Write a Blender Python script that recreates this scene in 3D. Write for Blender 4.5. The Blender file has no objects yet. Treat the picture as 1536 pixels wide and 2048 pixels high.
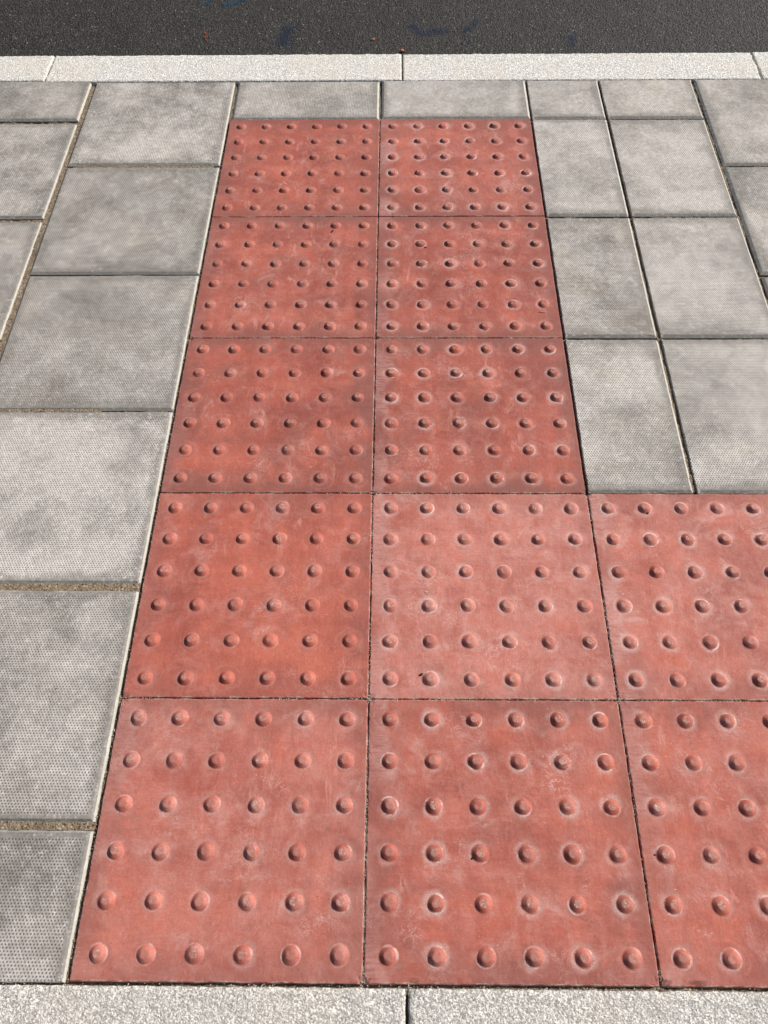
import bpy, bmesh, math, random
import numpy as np
from mathutils import Vector, Matrix, noise as mnoise

random.seed(7)
RNG = np.random.default_rng(11)
SC = bpy.context.scene
COL = SC.collection

# ------------------------------------------------------------------ camera, sky, sun, exposure
cam = bpy.data.objects.new('camera', bpy.data.cameras.new('camera'))
COL.objects.link(cam)
cam.location = (0.4443517, -0.0699158, 1.2896771)
cam.rotation_euler = (0.5726086, 0.0105021, 0.0089203)
cam.data.sensor_fit = 'VERTICAL'
cam.data.sensor_height = 24.0
cam.data.sensor_width = 18.0
cam.data.lens = 1657.315 * 24.0 / 2048.0
cam.data.clip_start = 0.01
cam.data.clip_end = 2000
SC.camera = cam

SUN_EL, SUN_AZ = math.radians(41), math.radians(27)      # azimuth measured from +x towards +y
world = bpy.data.worlds.new('World')
SC.world = world
world.use_nodes = True
wn = world.node_tree
wn.nodes.clear()
sky = wn.nodes.new('ShaderNodeTexSky')
sky.sky_type = 'NISHITA'
sky.sun_disc = False
sky.sun_elevation = SUN_EL
sky.sun_rotation = math.pi/2 - SUN_AZ
bg = wn.nodes.new('ShaderNodeBackground')
bg.inputs['Strength'].default_value = 0.05
wo = wn.nodes.new('ShaderNodeOutputWorld')
wn.links.new(sky.outputs[0], bg.inputs[0])
wn.links.new(bg.outputs[0], wo.inputs[0])

sl = bpy.data.lights.new('sun', 'SUN')
sl.energy = 4.6
sl.angle = math.radians(0.5)
sl.color = (1.0, 0.955, 0.89)
sun = bpy.data.objects.new('sun', sl)
COL.objects.link(sun)
sd = Vector((math.cos(SUN_EL)*math.cos(SUN_AZ), math.cos(SUN_EL)*math.sin(SUN_AZ), math.sin(SUN_EL)))
sun.rotation_euler = sd.to_track_quat('Z', 'Y').to_euler()
sun.location = (3, 2, 3)

SC.render.engine = 'CYCLES'
SC.view_settings.view_transform = 'Standard'
SC.view_settings.look = 'None'
SC.view_settings.exposure = 0.38
SC.view_settings.gamma = 1.0
SC.view_settings.use_curve_mapping = False
SC.render.resolution_x, SC.render.resolution_y = 768, 1024


# ------------------------------------------------------------------ numpy noise
def vnoise(x, y, seed=0):
    xi = np.floor(x).astype(np.int64); yi = np.floor(y).astype(np.int64)
    fx = x-xi; fy = y-yi
    fx = fx*fx*(3-2*fx); fy = fy*fy*(3-2*fy)
    def h(a, b):
        n = (a*374761393 + b*668265263 + seed*1442695041) & 0x7fffffff
        n = ((n ^ (n >> 13))*1274126177) & 0x7fffffff
        n = ((n ^ (n >> 16))*2246822519) & 0x7fffffff
        return (n ^ (n >> 15)) % 100003/100003.0
    return (h(xi, yi)*(1-fx)+h(xi+1, yi)*fx)*(1-fy)+(h(xi, yi+1)*(1-fx)+h(xi+1, yi+1)*fx)*fy


def fbm(x, y, seed=0, o=3):
    s = 0; a = .5; t = 0
    for i in range(o):
        s = s+a*vnoise(x*2**i+i*17.3, y*2**i-i*9.1, seed+i); t += a; a *= .5
    return s/t


# ------------------------------------------------------------------ node helpers
class NT:
    def __init__(s, tree): s.t = tree
    def n(s, kind, **kw):
        nd = s.t.nodes.new(kind)
        for k, v in kw.items(): setattr(nd, k, v)
        return nd
    def put(s, sock, v):
        if hasattr(v, 'bl_idname') or isinstance(v, bpy.types.NodeSocket): s.t.links.new(v, sock)
        else: sock.default_value = v
    def m(s, op, a, b=None, c=None, clamp=False):
        nd = s.n('ShaderNodeMath', operation=op, use_clamp=clamp)
        s.put(nd.inputs[0], a)
        if b is not None: s.put(nd.inputs[1], b)
        if c is not None: s.put(nd.inputs[2], c)
        return nd.outputs[0]
    def v(s, op, a, b=None, c=None):
        nd = s.n('ShaderNodeVectorMath', operation=op)
        s.put(nd.inputs[0], a)
        if b is not None:
            s.put(nd.inputs['Scale' if op == 'SCALE' else 1], b)
        if c is not None: s.put(nd.inputs[2], c)
        return nd.outputs['Value' if op in ('LENGTH', 'DISTANCE', 'DOT_PRODUCT') else 'Vector']
    def step(s, x, a, b, lo=0.0, hi=1.0):
        nd = s.n('ShaderNodeMapRange', interpolation_type='SMOOTHSTEP')
        for i, q in enumerate((x, a, b, lo, hi)): s.put(nd.inputs[i], q)
        return nd.outputs[0]
    def lin(s, x, a, b, lo=0.0, hi=1.0):
        nd = s.n('ShaderNodeMapRange')
        for i, q in enumerate((x, a, b, lo, hi)): s.put(nd.inputs[i], q)
        return nd.outputs[0]
    def noise(s, vec, scale, detail=3.0, rough=.55, dist=0.0, col=False):
        nd = s.n('ShaderNodeTexNoise')
        s.put(nd.inputs['Vector'], vec); s.put(nd.inputs['Scale'], scale)
        nd.inputs['Detail'].default_value = detail; nd.inputs['Roughness'].default_value = rough
        nd.inputs['Distortion'].default_value = dist
        return nd.outputs['Color' if col else 'Fac']
    def vor(s, vec, scale, feat='F1', out='Distance', rnd=1.0):
        nd = s.n('ShaderNodeTexVoronoi', feature=feat)
        s.put(nd.inputs['Vector'], vec); s.put(nd.inputs['Scale'], scale)
        nd.inputs['Randomness'].default_value = rnd
        return nd.outputs[out]
    def mix(s, f, a, b, mode='MIX'):
        nd = s.n('ShaderNodeMix', data_type='RGBA', blend_type=mode, clamp_factor=True)
        s.put(nd.inputs[0], f)
        for i, q in ((6, a), (7, b)):
            s.put(nd.inputs[i], q if not isinstance(q, tuple) else (q+(1,))[:4])
        return nd.outputs[2]
    def xyz(s, vec):
        nd = s.n('ShaderNodeSeparateXYZ'); s.put(nd.inputs[0], vec); return nd.outputs
    def comb(s, x, y, z=0.0):
        nd = s.n('ShaderNodeCombineXYZ')
        for i, q in enumerate((x, y, z)): s.put(nd.inputs[i], q)
        return nd.outputs[0]
    def bump(s, h, dist, strength=1.0, normal=None):
        nd = s.n('ShaderNodeBump')
        s.put(nd.inputs['Height'], h); nd.inputs['Distance'].default_value = dist
        nd.inputs['Strength'].default_value = strength
        if normal is not None: s.put(nd.inputs['Normal'], normal)
        return nd.outputs[0]


def material(name):
    m = bpy.data.materials.new(name); m.use_nodes = True
    t = NT(m.node_tree); m.node_tree.nodes.clear()
    b = t.n('ShaderNodeBsdfPrincipled'); o = t.n('ShaderNodeOutputMaterial')
    m.node_tree.links.new(b.outputs[0], o.inputs[0])
    b.inputs['Roughness'].default_value = .85
    b.inputs['Specular IOR Level'].default_value = .3
    return m, t, b


# shared colour of the red concrete, in world coordinates so slab and blisters run on into each other
def red_group():
    g = bpy.data.node_groups.new('red_concrete', 'ShaderNodeTree')
    g.interface.new_socket('Color', in_out='OUTPUT', socket_type='NodeSocketColor')
    g.interface.new_socket('Height', in_out='OUTPUT', socket_type='NodeSocketFloat')
    t = NT(g)
    out = t.n('NodeGroupOutput')
    geo = t.n('ShaderNodeNewGeometry'); oi = t.n('ShaderNodeObjectInfo')
    P = geo.outputs['Position']
    pink, grime, seed = t.xyz(oi.outputs['Color'])[:3]
    off = t.comb(t.m('MULTIPLY', seed, 13.7), t.m('MULTIPLY', seed, 7.3), t.m('MULTIPLY', seed, 31.0))
    Q = t.v('ADD', P, off)
    big = t.noise(Q, 8.0, 5.0, .6, .4)
    mid = t.noise(Q, 30.0, 8.0, .70, .5)
    cl = t.noise(Q, 13.0, 9.0, .70, 1.2)
    deep, redo, pnk = (.300, .074, .053), (.475, .124, .082), (.500, .208, .172)
    c = t.mix(t.step(big, .30, .66), deep, redo)
    pf = t.m('ADD', t.m('MULTIPLY', pink, .9), t.m('MULTIPLY', t.m('SUBTRACT', mid, .5), 2.0))
    pf = t.m('ADD', pf, t.m('MULTIPLY', t.m('SUBTRACT', cl, .5), 1.5), clamp=True)
    c = t.mix(pf, c, pnk)
    c = t.mix(grime, c, t.mix(1.0, c, (.78, .74, .74), 'MULTIPLY'))
    bd = t.m('ADD', t.m('MULTIPLY', t.noise(t.v('MULTIPLY', Q, (4.0, 26.0, 1.0)), 1.0, 6.0, .6), .5), t.m('MULTIPLY', t.noise(t.v('MULTIPLY', Q, (30.0, 7.0, 1.0)), 1.0, 6.0, .6), .5))
    c = t.mix(t.m('MULTIPLY', t.step(bd, .50, .60), .45), c, (.310, .074, .054))
    c = t.mix(t.m('MULTIPLY', t.step(bd, .48, .38), .40), c, (.51, .152, .106))
    # darker, duller water stain patches and edges
    st = t.m('MULTIPLY', t.step(t.noise(Q, 9.0, 5.0, .6, 1.0), .45, .68), grime)
    c = t.mix(t.m('MULTIPLY', st, .60), c, (.225, .075, .058))
    # laitance bloom: soft pale clouds with a ragged edge, streaks and scratches
    haze = t.m('MULTIPLY', t.step(t.noise(Q, 15.0, 9.0, .72, .8), .52, .78), t.lin(pink, 0, 1, .35, .80))
    haze = t.m('MULTIPLY', haze, t.step(t.noise(Q, 620.0, 3.0, .7), .22, .58))
    c = t.mix(haze, c, (.64, .44, .40))
    sm = t.m('MULTIPLY', t.step(t.noise(t.v('MULTIPLY', Q, (1.0, .32, 1.0)), 48.0, 9.0, .75, .5), .53, .66), t.step(t.noise(t.v('ADD', Q, (8, 8, 8)), 8.0, 3.0), .48, .62))
    c = t.mix(t.m('MULTIPLY', sm, .42), c, (.62, .33, .27))
    sc1 = t.v('MULTIPLY', Q, (1.0, .13, 1.0))
    sc2 = t.v('MULTIPLY', Q, (.13, 1.0, 1.0))
    br = t.m('ADD', t.m('MULTIPLY', t.noise(sc1, 420.0, 3.0, .6), .5), t.m('MULTIPLY', t.noise(sc2, 380.0, 3.0, .6), .5))
    br = t.mix(t.step(t.noise(Q, 3.0, 2.0), .47, .53), t.noise(sc1, 420.0, 3.0, .6), t.noise(sc2, 380.0, 3.0, .6))
    c = t.mix(t.lin(br, .3, .7, 0, 1), t.mix(1.0, c, (.93, .92, .91), 'MULTIPLY'), t.mix(1.0, c, (1.06, 1.08, 1.08), 'MULTIPLY'))
    ridge = t.m('ABSOLUTE', t.m('SUBTRACT', t.noise(Q, 34.0, 7.0, .7, 1.6), .5))
    scr = t.m('MULTIPLY', t.step(ridge, .012, .002), t.step(t.noise(Q, 10.0, 3.0), .56, .70))
    c = t.mix(t.m('MULTIPLY', scr, .55), c, (.74, .55, .50))
    fl = t.m('MULTIPLY', t.step(t.noise(Q, 190.0, 4.0, .7), .64, .72), t.step(t.noise(Q, 16.0, 3.0), .5, .66))
    c = t.mix(t.m('MULTIPLY', fl, .55), c, (.74, .58, .53))
    fine = t.noise(Q, 900.0, 3.0, .7)
    c = t.mix(1.0, c, t.mix(t.m('ADD', t.m('MULTIPLY', fine, .5), t.m('MULTIPLY', t.noise(Q, 420.0, 4.0, .75), .5)), (.66, .66, .66), (1.34, 1.36, 1.36)), 'MULTIPLY')
    gr = t.xyz(t.vor(Q, 700.0, out='Color'))[0]
    c = t.mix(1.0, c, t.mix(gr, (.93, .925, .92), (1.07, 1.08, 1.085)), 'MULTIPLY')
    gr2 = t.m('MULTIPLY', t.step(t.xyz(t.vor(Q, 560.0, out='Color'))[1], .80, .95), t.step(t.noise(Q, 24.0, 5.0, .7), .44, .60))
    c = t.mix(t.m('MULTIPLY', gr2, .08), c, (.70, .52, .47))
    sp = t.m('MULTIPLY', t.step(t.vor(Q, 260.0), .16, .08), t.step(t.noise(Q, 60.0, 2.0), .60, .66))
    c = t.mix(t.m('MULTIPLY', sp, .6), c, (.16, .05, .04))
    pit = t.m('MULTIPLY', t.step(t.vor(Q, 95.0), .060, .035), t.step(t.noise(Q, 17.0, 2.0), .50, .60))
    c = t.mix(t.m('MULTIPLY', pit, .75), c, (.10, .04, .035))
    t.put(out.inputs[0], c)
    h = t.m('ADD', t.m('MULTIPLY', fine, .35), t.m('MULTIPLY', t.noise(Q, 200.0, 4.0, .6), .65))
    t.put(out.inputs[1], h)
    return g


RG = red_group()
PITCH = 0.0668


def red_slab_mat():
    m, t, b = material('red_tactile_concrete')
    g = t.n('ShaderNodeGroup'); g.node_tree = RG
    oi = t.n('ShaderNodeObjectInfo')
    pink, grime, seed = t.xyz(oi.outputs['Color'])[:3]; ring = oi.outputs['Alpha']
    uv = t.n('ShaderNodeUVMap', uv_map='slab').outputs[0]          # metres from the slab centre
    P = t.n('ShaderNodeNewGeometry').outputs['Position']
    c = g.outputs[0]
    u, v = t.xyz(uv)[:2]
    e = t.m('SUBTRACT', .1998, t.m('MAXIMUM', t.m('ABSOLUTE', u), t.m('ABSOLUTE', v)))
    # grime gathered along the slab's edges
    wob = t.noise(P, 14.0, 4.0, .6, .5)
    eg = t.m('MULTIPLY', t.step(t.m('SUBTRACT', e, t.m('MULTIPLY', t.m('SUBTRACT', wob, .5), .16)), .062, -.004), t.lin(grime, 0, 1, .25, 1.0))
    c = t.mix(t.m('MULTIPLY', eg, .78), c, (.200, .076, .062))
    # distance to the nearest blister
    q = t.v('ADD', t.v('SCALE', uv, 1/PITCH), (0, 0, 0))
    f = t.v('SUBTRACT', t.v('FRACTION', t.v('ADD', q, (100.0, 100.0, 0))), (.5, .5, 0))
    r = t.m('MULTIPLY', t.v('LENGTH', t.comb(*t.xyz(f)[:2])), PITCH)
    inside = t.step(t.m('MAXIMUM', t.m('ABSOLUTE', u), t.m('ABSOLUTE', v)), .1995, .197)
    nz = t.noise(P, 45.0, 7.0, .7, .6)
    # mould flow contours round the blisters
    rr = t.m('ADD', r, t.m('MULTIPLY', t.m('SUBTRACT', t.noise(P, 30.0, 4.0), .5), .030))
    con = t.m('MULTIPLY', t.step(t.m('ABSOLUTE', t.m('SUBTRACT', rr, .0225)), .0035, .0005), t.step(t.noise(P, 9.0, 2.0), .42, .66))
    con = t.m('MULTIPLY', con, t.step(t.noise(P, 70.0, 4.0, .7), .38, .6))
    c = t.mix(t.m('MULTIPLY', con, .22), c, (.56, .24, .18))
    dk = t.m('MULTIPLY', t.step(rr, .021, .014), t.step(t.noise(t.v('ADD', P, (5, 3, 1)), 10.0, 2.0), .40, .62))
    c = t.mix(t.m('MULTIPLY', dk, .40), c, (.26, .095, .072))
    # pale bloom collar, ragged
    ra = t.m('ADD', r, t.m('MULTIPLY', t.m('SUBTRACT', nz, .5), .016))
    col = t.m('MULTIPLY', t.step(ra, .0230, .0125), t.step(t.noise(t.v('ADD', P, (9, 1, 4)), 13.0, 4.0, .6), .40, .60))
    thin = t.step(t.m('ADD', r, t.m('MULTIPLY', t.m('SUBTRACT', nz, .5), .004)), .0154, .0140)
    col = t.m('MULTIPLY', t.m('MAXIMUM', t.m('MULTIPLY', col, .55), t.m('MULTIPLY', t.m('MULTIPLY', thin, 1.1), t.m('MULTIPLY', t.step(nz, .40, .60), t.step(t.noise(t.v('ADD', P, (3, 8, 2)), 19.0, 2.0), .40, .62)))), ring)
    col = t.m('MULTIPLY', col, t.step(t.noise(P, 600.0, 3.0, .7), .25, .58))
    c = t.mix(t.m('MULTIPLY', col, .95), c, (.68, .54, .50))
    lb = t.m('MULTIPLY', t.step(t.m('ADD', u, t.m('MULTIPLY', t.m('SUBTRACT', t.noise(P, 12.0, 5.0, .6), .5), .10)), -.165, -.176), t.m('MULTIPLY', t.step(t.noise(t.v('ADD', P, (2, 6, 5)), 5.0, 2.0), .44, .54), ring))
    lb = t.m('MULTIPLY', lb, t.step(t.noise(t.v('MULTIPLY', P, (.2, 1.0, 1.0)), 260.0, 3.0, .6), .25, .6))
    c = t.mix(t.m('MULTIPLY', lb, .32), c, (.60, .38, .35))
    # crumbled pale arris
    en = t.noise(P, 300.0, 3.0, .6)
    ed = t.m('MULTIPLY', t.step(t.m('ADD', e, t.m('MULTIPLY', t.m('SUBTRACT', en, .5), .004)), .0022, .0004), t.step(t.noise(P, 40.0, 3.0), .42, .60))
    c = t.mix(t.m('MULTIPLY', t.m('MULTIPLY', ed, t.step(e, -.0014, -.0006)), .6), c, (.50, .38, .31))
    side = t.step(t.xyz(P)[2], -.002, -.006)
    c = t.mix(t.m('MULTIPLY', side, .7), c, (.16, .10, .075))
    t.put(b.inputs['Base Color'], c)
    b.inputs['Roughness'].default_value = .72
    n1 = t.bump(g.outputs[1], .0007, .8)
    n2 = t.bump(t.noise(P, 22.0, 3.0), .004, .55, n1)
    t.put(b.inputs['Normal'], n2)
    return m


def blister_mat():
    m, t, b = material('red_blister_concrete')
    g = t.n('ShaderNodeGroup'); g.node_tree = RG
    oi = t.n('ShaderNodeObjectInfo')
    O = t.n('ShaderNodeTexCoord').outputs['Object']
    P = t.n('ShaderNodeNewGeometry').outputs['Position']
    rnd = oi.outputs['Random']; ring = oi.outputs['Alpha']
    x, y, z = t.xyz(O)
    r = t.v('LENGTH', t.comb(x, y, 0.0))
    c = g.outputs[0]
    R1 = t.v('ADD', P, t.comb(t.m('MULTIPLY', rnd, 50.0), t.m('MULTIPLY', rnd, 91.0), 0.0))
    # worn, dusty crown
    top = t.step(t.m('ADD', r, t.m('MULTIPLY', t.m('SUBTRACT', t.noise(R1, 180.0, 3.0), .5), .006)), .0066, .0045)
    sc = t.step(t.noise(R1, 420.0, 5.0, .75, .8), .51, .62)
    amt = t.m('MULTIPLY', t.step(t.m('FRACT', t.m('MULTIPLY', rnd, 7.77)), .10, .80), .95)
    dull = t.step(t.m('ADD', r, t.m('MULTIPLY', t.m('SUBTRACT', t.noise(R1, 240.0, 2.0), .5), .0016)), .0064, .0054)
    c = t.mix(t.m('MULTIPLY', dull, t.lin(t.m('FRACT', t.m('MULTIPLY', rnd, 3.31)), 0, 1, .15, .60)), c, (.335, .150, .118))
    rim = t.m('MULTIPLY', t.step(t.m('ABSOLUTE', t.m('SUBTRACT', r, .0056)), .0010, .0002), t.step(t.noise(R1, 130.0, 3.0), .42, .6))
    c = t.mix(t.m('MULTIPLY', rim, .35), c, (.20, .09, .07))
    c = t.mix(t.m('MULTIPLY', t.m('MULTIPLY', top, sc), amt), c, (.62, .47, .39))
    c = t.mix(t.m('MULTIPLY', t.m('MULTIPLY', top, t.step(t.noise(R1, 300.0, 3.0), .5, .62)), t.m('MULTIPLY', amt, .6)), c, (.27, .17, .14))
    # pale lime left in the fillet
    nz = t.noise(P, 45.0, 7.0, .7, .6)
    foot = t.m('MULTIPLY', t.step(t.m('ADD', r, t.m('MULTIPLY', t.m('SUBTRACT', nz, .5), .004)), .0112, .0126), t.m('MULTIPLY', t.step(nz, .40, .60), t.step(t.noise(t.v('ADD', P, (3, 8, 2)), 19.0, 2.0), .40, .62)))
    c = t.mix(t.m('MULTIPLY', t.m('MULTIPLY', foot, ring), .85), c, (.66, .53, .49))
    t.put(b.inputs['Base Color'], c)
    b.inputs['Roughness'].default_value = .70
    t.put(b.inputs['Normal'], t.bump(t.m('ADD', g.outputs[1], t.m('MULTIPLY', t.noise(R1, 330.0, 3.0), .6)), .0007, .7))
    return m


def grey_mat():
    m, t, b = material('grey_dimpled_concrete')
    oi = t.n('ShaderNodeObjectInfo')
    light, con, seed = t.xyz(oi.outputs['Color'])[:3]; warm = oi.outputs['Alpha']
    P = t.n('ShaderNodeNewGeometry').outputs['Position']
    Q = t.v('ADD', P, t.comb(t.m('MULTIPLY', seed, 17.0), t.m('MULTIPLY', seed, 5.0), t.m('MULTIPLY', seed, 23.0)))
    uv = t.n('ShaderNodeUVMap', uv_map='slab').outputs[0]
    du = t.n('ShaderNodeUVMap', uv_map='dots').outputs[0]
    u, v = t.xyz(uv)[:2]
    wig = t.m('MULTIPLY', t.m('SUBTRACT', t.noise(P, 60.0, 3.0), .5), .0016)
    e = t.m('ADD', t.m('SUBTRACT', .1975, t.m('MAXIMUM', t.m('ABSOLUTE', u), t.m('ABSOLUTE', v))), wig)
    S = .0050
    def lat(o):
        f = t.v('SUBTRACT', t.v('FRACTION', t.v('ADD', t.v('MULTIPLY', du, (1/S, 1/(S*1.7320508), 0)), (100+o, 100+o, 0))), (.5, .5, 0))
        return t.v('LENGTH', t.v('MULTIPLY', f, (S, S*1.7320508, 0)))
    d = t.m('MINIMUM', lat(0.0), lat(.5))
    fine = t.noise(Q, 520.0, 4.0, .7)
    dd = t.m('ADD', d, t.m('MULTIPLY', t.m('SUBTRACT', fine, .5), .0012))
    dot = t.m('MULTIPLY', t.step(dd, .00165, .0008), t.step(e, .0125, .0150))
    big = t.noise(Q, 5.5, 3.0, .5)
    mid = t.noise(Q, 20.0, 10.0, .74)
    lf = t.m('ADD', t.m('MULTIPLY', big, .46), t.m('MULTIPLY', mid, .54))
    lf = t.m('ADD', t.m('MULTIPLY', t.m('SUBTRACT', lf, .5), t.lin(con, 0, 1, 1.9, 4.6)), light)
    lf = t.m('MAXIMUM', t.m('MINIMUM', lf, 1.05), -.1)
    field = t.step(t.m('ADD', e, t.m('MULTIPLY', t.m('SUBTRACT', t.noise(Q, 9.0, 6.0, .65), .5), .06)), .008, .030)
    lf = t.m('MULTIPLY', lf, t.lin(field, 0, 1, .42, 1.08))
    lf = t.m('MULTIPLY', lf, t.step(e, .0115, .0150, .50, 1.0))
    c = t.mix(lf, (.198, .180, .162), (.525, .487, .446))
    clus = t.m('MULTIPLY', t.step(t.noise(Q, 170.0, 5.0, .72), .50, .66), t.m('MULTIPLY', t.step(t.noise(Q, 14.0, 5.0, .65), .42, .64), con))
    c = t.mix(t.m('MULTIPLY', clus, .85), c, (.66, .63, .59))
    drk = t.m('MULTIPLY', t.step(t.noise(t.v('ADD', Q, (4, 2, 9)), 120.0, 5.0, .72), .52, .68), t.step(t.noise(t.v('ADD', Q, (1, 7, 3)), 11.0, 5.0, .65), .44, .62))
    c = t.mix(t.m('MULTIPLY', drk, .28), c, (.12, .11, .105))
    wv = t.m('MULTIPLY', t.step(t.noise(Q, 12.0, 4.0), .46, .66), warm)
    c = t.mix(t.m('MULTIPLY', wv, .5), c, t.mix(1.0, c, (1.0, .93, .80), 'MULTIPLY'))
    lon = t.m('ABSOLUTE', t.m('SUBTRACT', t.noise(t.v('MULTIPLY', Q, (.22, 1.0, 1.0)), 26.0, 2.0, .5, .3), .5))
    lsc = t.m('MULTIPLY', t.step(lon, .0040, .0010), t.m('MULTIPLY', t.step(t.noise(Q, 16.0, 3.0), .54, .64), t.step(t.noise(Q, 200.0, 3.0, .7), .40, .56)))
    c = t.mix(t.m('MULTIPLY', lsc, .55), c, (.66, .63, .57))
    # white scuffs
    sf = t.m('MULTIPLY', t.step(t.noise(Q, 60.0, 10.0, .80), .59, .68), t.step(t.noise(Q, 9.0, 2.0), .48, .62))
    c = t.mix(t.m('MULTIPLY', sf, .55), c, (.66, .64, .60))
    c = t.mix(1.0, c, t.mix(fine, (.70, .70, .70), (1.30, 1.30, 1.30)), 'MULTIPLY')
    gr = t.xyz(t.vor(Q, 560.0, out='Color'))
    c = t.mix(1.0, c, t.mix(gr[0], (.91, .91, .91), (1.09, 1.09, 1.09)), 'MULTIPLY')
    md = t.noise(Q, 95.0, 5.0, .75)
    c = t.mix(1.0, c, t.mix(t.step(md, .33, .67), (.87, .87, .87), (1.13, 1.13, 1.13)), 'MULTIPLY')
    c = t.mix(t.m('MULTIPLY', t.m('MULTIPLY', t.step(gr[1], .86, .96), t.step(md, .45, .62)), .5), c, (.72, .69, .64))
    c = t.mix(t.m('MULTIPLY', dot, t.step(t.noise(Q, 40.0, 4.0, .7), .28, .48, .35, .95)), c, t.mix(1.0, c, (.38, .37, .355), 'MULTIPLY'))
    # cleaner cement skin on the chamfer, sunlight painted into its sides; darker line at the face
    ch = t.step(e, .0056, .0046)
    fl = t.step(t.m('SUBTRACT', t.m('ABSOLUTE', u), t.m('ABSOLUTE', v)), -.001, .001, .20, .85)  # left and right chamfers paler than front and back: sunlight put into the colour
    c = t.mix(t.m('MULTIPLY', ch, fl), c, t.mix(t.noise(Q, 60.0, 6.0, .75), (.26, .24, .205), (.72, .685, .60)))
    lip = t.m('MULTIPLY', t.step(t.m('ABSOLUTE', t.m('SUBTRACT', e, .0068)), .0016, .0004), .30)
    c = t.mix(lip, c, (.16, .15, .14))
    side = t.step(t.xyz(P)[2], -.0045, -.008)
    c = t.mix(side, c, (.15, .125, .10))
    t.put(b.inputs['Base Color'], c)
    b.inputs['Roughness'].default_value = .8
    n0 = t.bump(t.noise(P, 16.0, 3.0), .005, .5)
    n1 = t.bump(t.m('ADD', t.m('MULTIPLY', fine, .8), t.m('MULTIPLY', dot, -.8)), .0008, .8, n0)
    t.put(b.inputs['Normal'], n1)
    return m


def granite_mat(name, base, dirt, cream=0.0):
    m, t, b = material(name)
    P = t.n('ShaderNodeNewGeometry').outputs['Position']
    cell = t.vor(t.v('ADD', P, t.v('SCALE', t.noise(P, 300.0, 2.0, .5, 0, True), .0025)), 520.0, out='Color')
    k, k2, k3 = t.xyz(cell)
    c = t.mix(t.step(k, .1, .9), tuple(x*.50 for x in base), tuple(x*1.14 for x in base))
    c = t.mix(t.step(k2, .78, .86), c, tuple(x*.50 for x in base))
    c = t.mix(t.m('MULTIPLY', t.step(t.noise(P, 380.0, 3.0, .65), .56, .66), .75), c, tuple(x*.22 for x in base))
    c = t.mix(t.m('MULTIPLY', t.step(t.noise(P, 14.0, 5.0, .65), .45, .7), .35), c, dirt)
    c = t.mix(t.m('MULTIPLY', t.step(t.noise(P, 5.0, 5.0, .6), .45, .65), cream), c, (.62, .54, .42))
    c = t.mix(1.0, c, t.mix(t.noise(P, 700.0, 3.0, .7), (.76, .76, .76), (1.22, 1.22, 1.22)), 'MULTIPLY')
    t.put(b.inputs['Base Color'], c)
    b.inputs['Roughness'].default_value = .75
    h = t.m('ADD', t.noise(P, 420.0, 4.0, .7), t.m('MULTIPLY', t.vor(P, 260.0), .5))
    t.put(b.inputs['Normal'], t.bump(h, .0019, 1.0))
    return m


def asphalt_mat():
    m, t, b = material('asphalt')
    P = t.n('ShaderNodeNewGeometry').outputs['Position']
    W = t.v('ADD', P, t.v('SCALE', t.noise(P, 120.0, 2.0, .5, 0, True), .004))
    n = t.n('ShaderNodeTexVoronoi', feature='F1'); t.put(n.inputs['Vector'], W); n.inputs['Scale'].default_value = 190.0
    k, k2, k3 = t.xyz(n.outputs['Color'])
    dist = n.outputs['Distance']
    c = t.mix(k, (.025, .0225, .020), (.056, .050, .044))
    c = t.mix(t.step(k2, .80, .97), c, (.105, .093, .078))
    c = t.mix(t.m('MULTIPLY', t.step(k3, .985, .995), .8), c, (.24, .22, .19))
    c = t.mix(t.step(dist, .38, .62), c, (.018, .016, .0145))
    c = t.mix(1.0, c, t.mix(t.noise(P, 5.0, 5.0, .6), (.72, .70, .70), (1.30, 1.28, 1.24)), 'MULTIPLY')
    c = t.mix(t.m('MULTIPLY', t.step(t.noise(P, 9.0, 5.0, .65), .55, .75), .22), c, (.085, .076, .062))
    t.put(b.inputs['Base Color'], c)
    b.inputs['Roughness'].default_value = .62
    h = t.m('ADD', t.m('MULTIPLY', dist, -1.0), t.m('MULTIPLY', t.noise(P, 500.0, 3.0, .7), .5))
    t.put(b.inputs['Normal'], t.bump(h, .0035, 1.0))
    return m


def sand_mat(name, a, d, scale=420.0):
    m, t, b = material(name)
    P = t.n('ShaderNodeNewGeometry').outputs['Position']
    k = t.xyz(t.vor(P, scale, out='Color'))
    c = t.mix(t.noise(P, scale*1.5, 3.0, .7), a, d)
    c = t.mix(t.m('MULTIPLY', t.step(k[1], .82, .92), .85), c, (.44, .37, .28))
    c = t.mix(t.m('MULTIPLY', t.step(k[2], .84, .92), .9), c, (.05, .038, .028))
    c = t.mix(t.m('MULTIPLY', t.step(t.noise(P, 18.0, 3.0), .5, .7), .4), c, (.12, .085, .055))
    t.put(b.inputs['Base Color'], c)
    b.inputs['Roughness'].default_value = .95
    t.put(b.inputs['Normal'], t.bump(t.noise(P, 500.0, 3.0, .7), .002, 1.0))
    return m


def plain_mat(name, ca, cb, scale=300.0, rough=.8):
    m, t, b = material(name)
    P = t.n('ShaderNodeNewGeometry').outputs['Position']
    n = t.noise(P, scale, 4.0, .65)
    t.put(b.inputs['Base Color'], t.mix(t.step(n, .3, .7), ca, cb))
    b.inputs['Roughness'].default_value = rough
    t.put(b.inputs['Normal'], t.bump(n, .001, .6))
    return m


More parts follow.
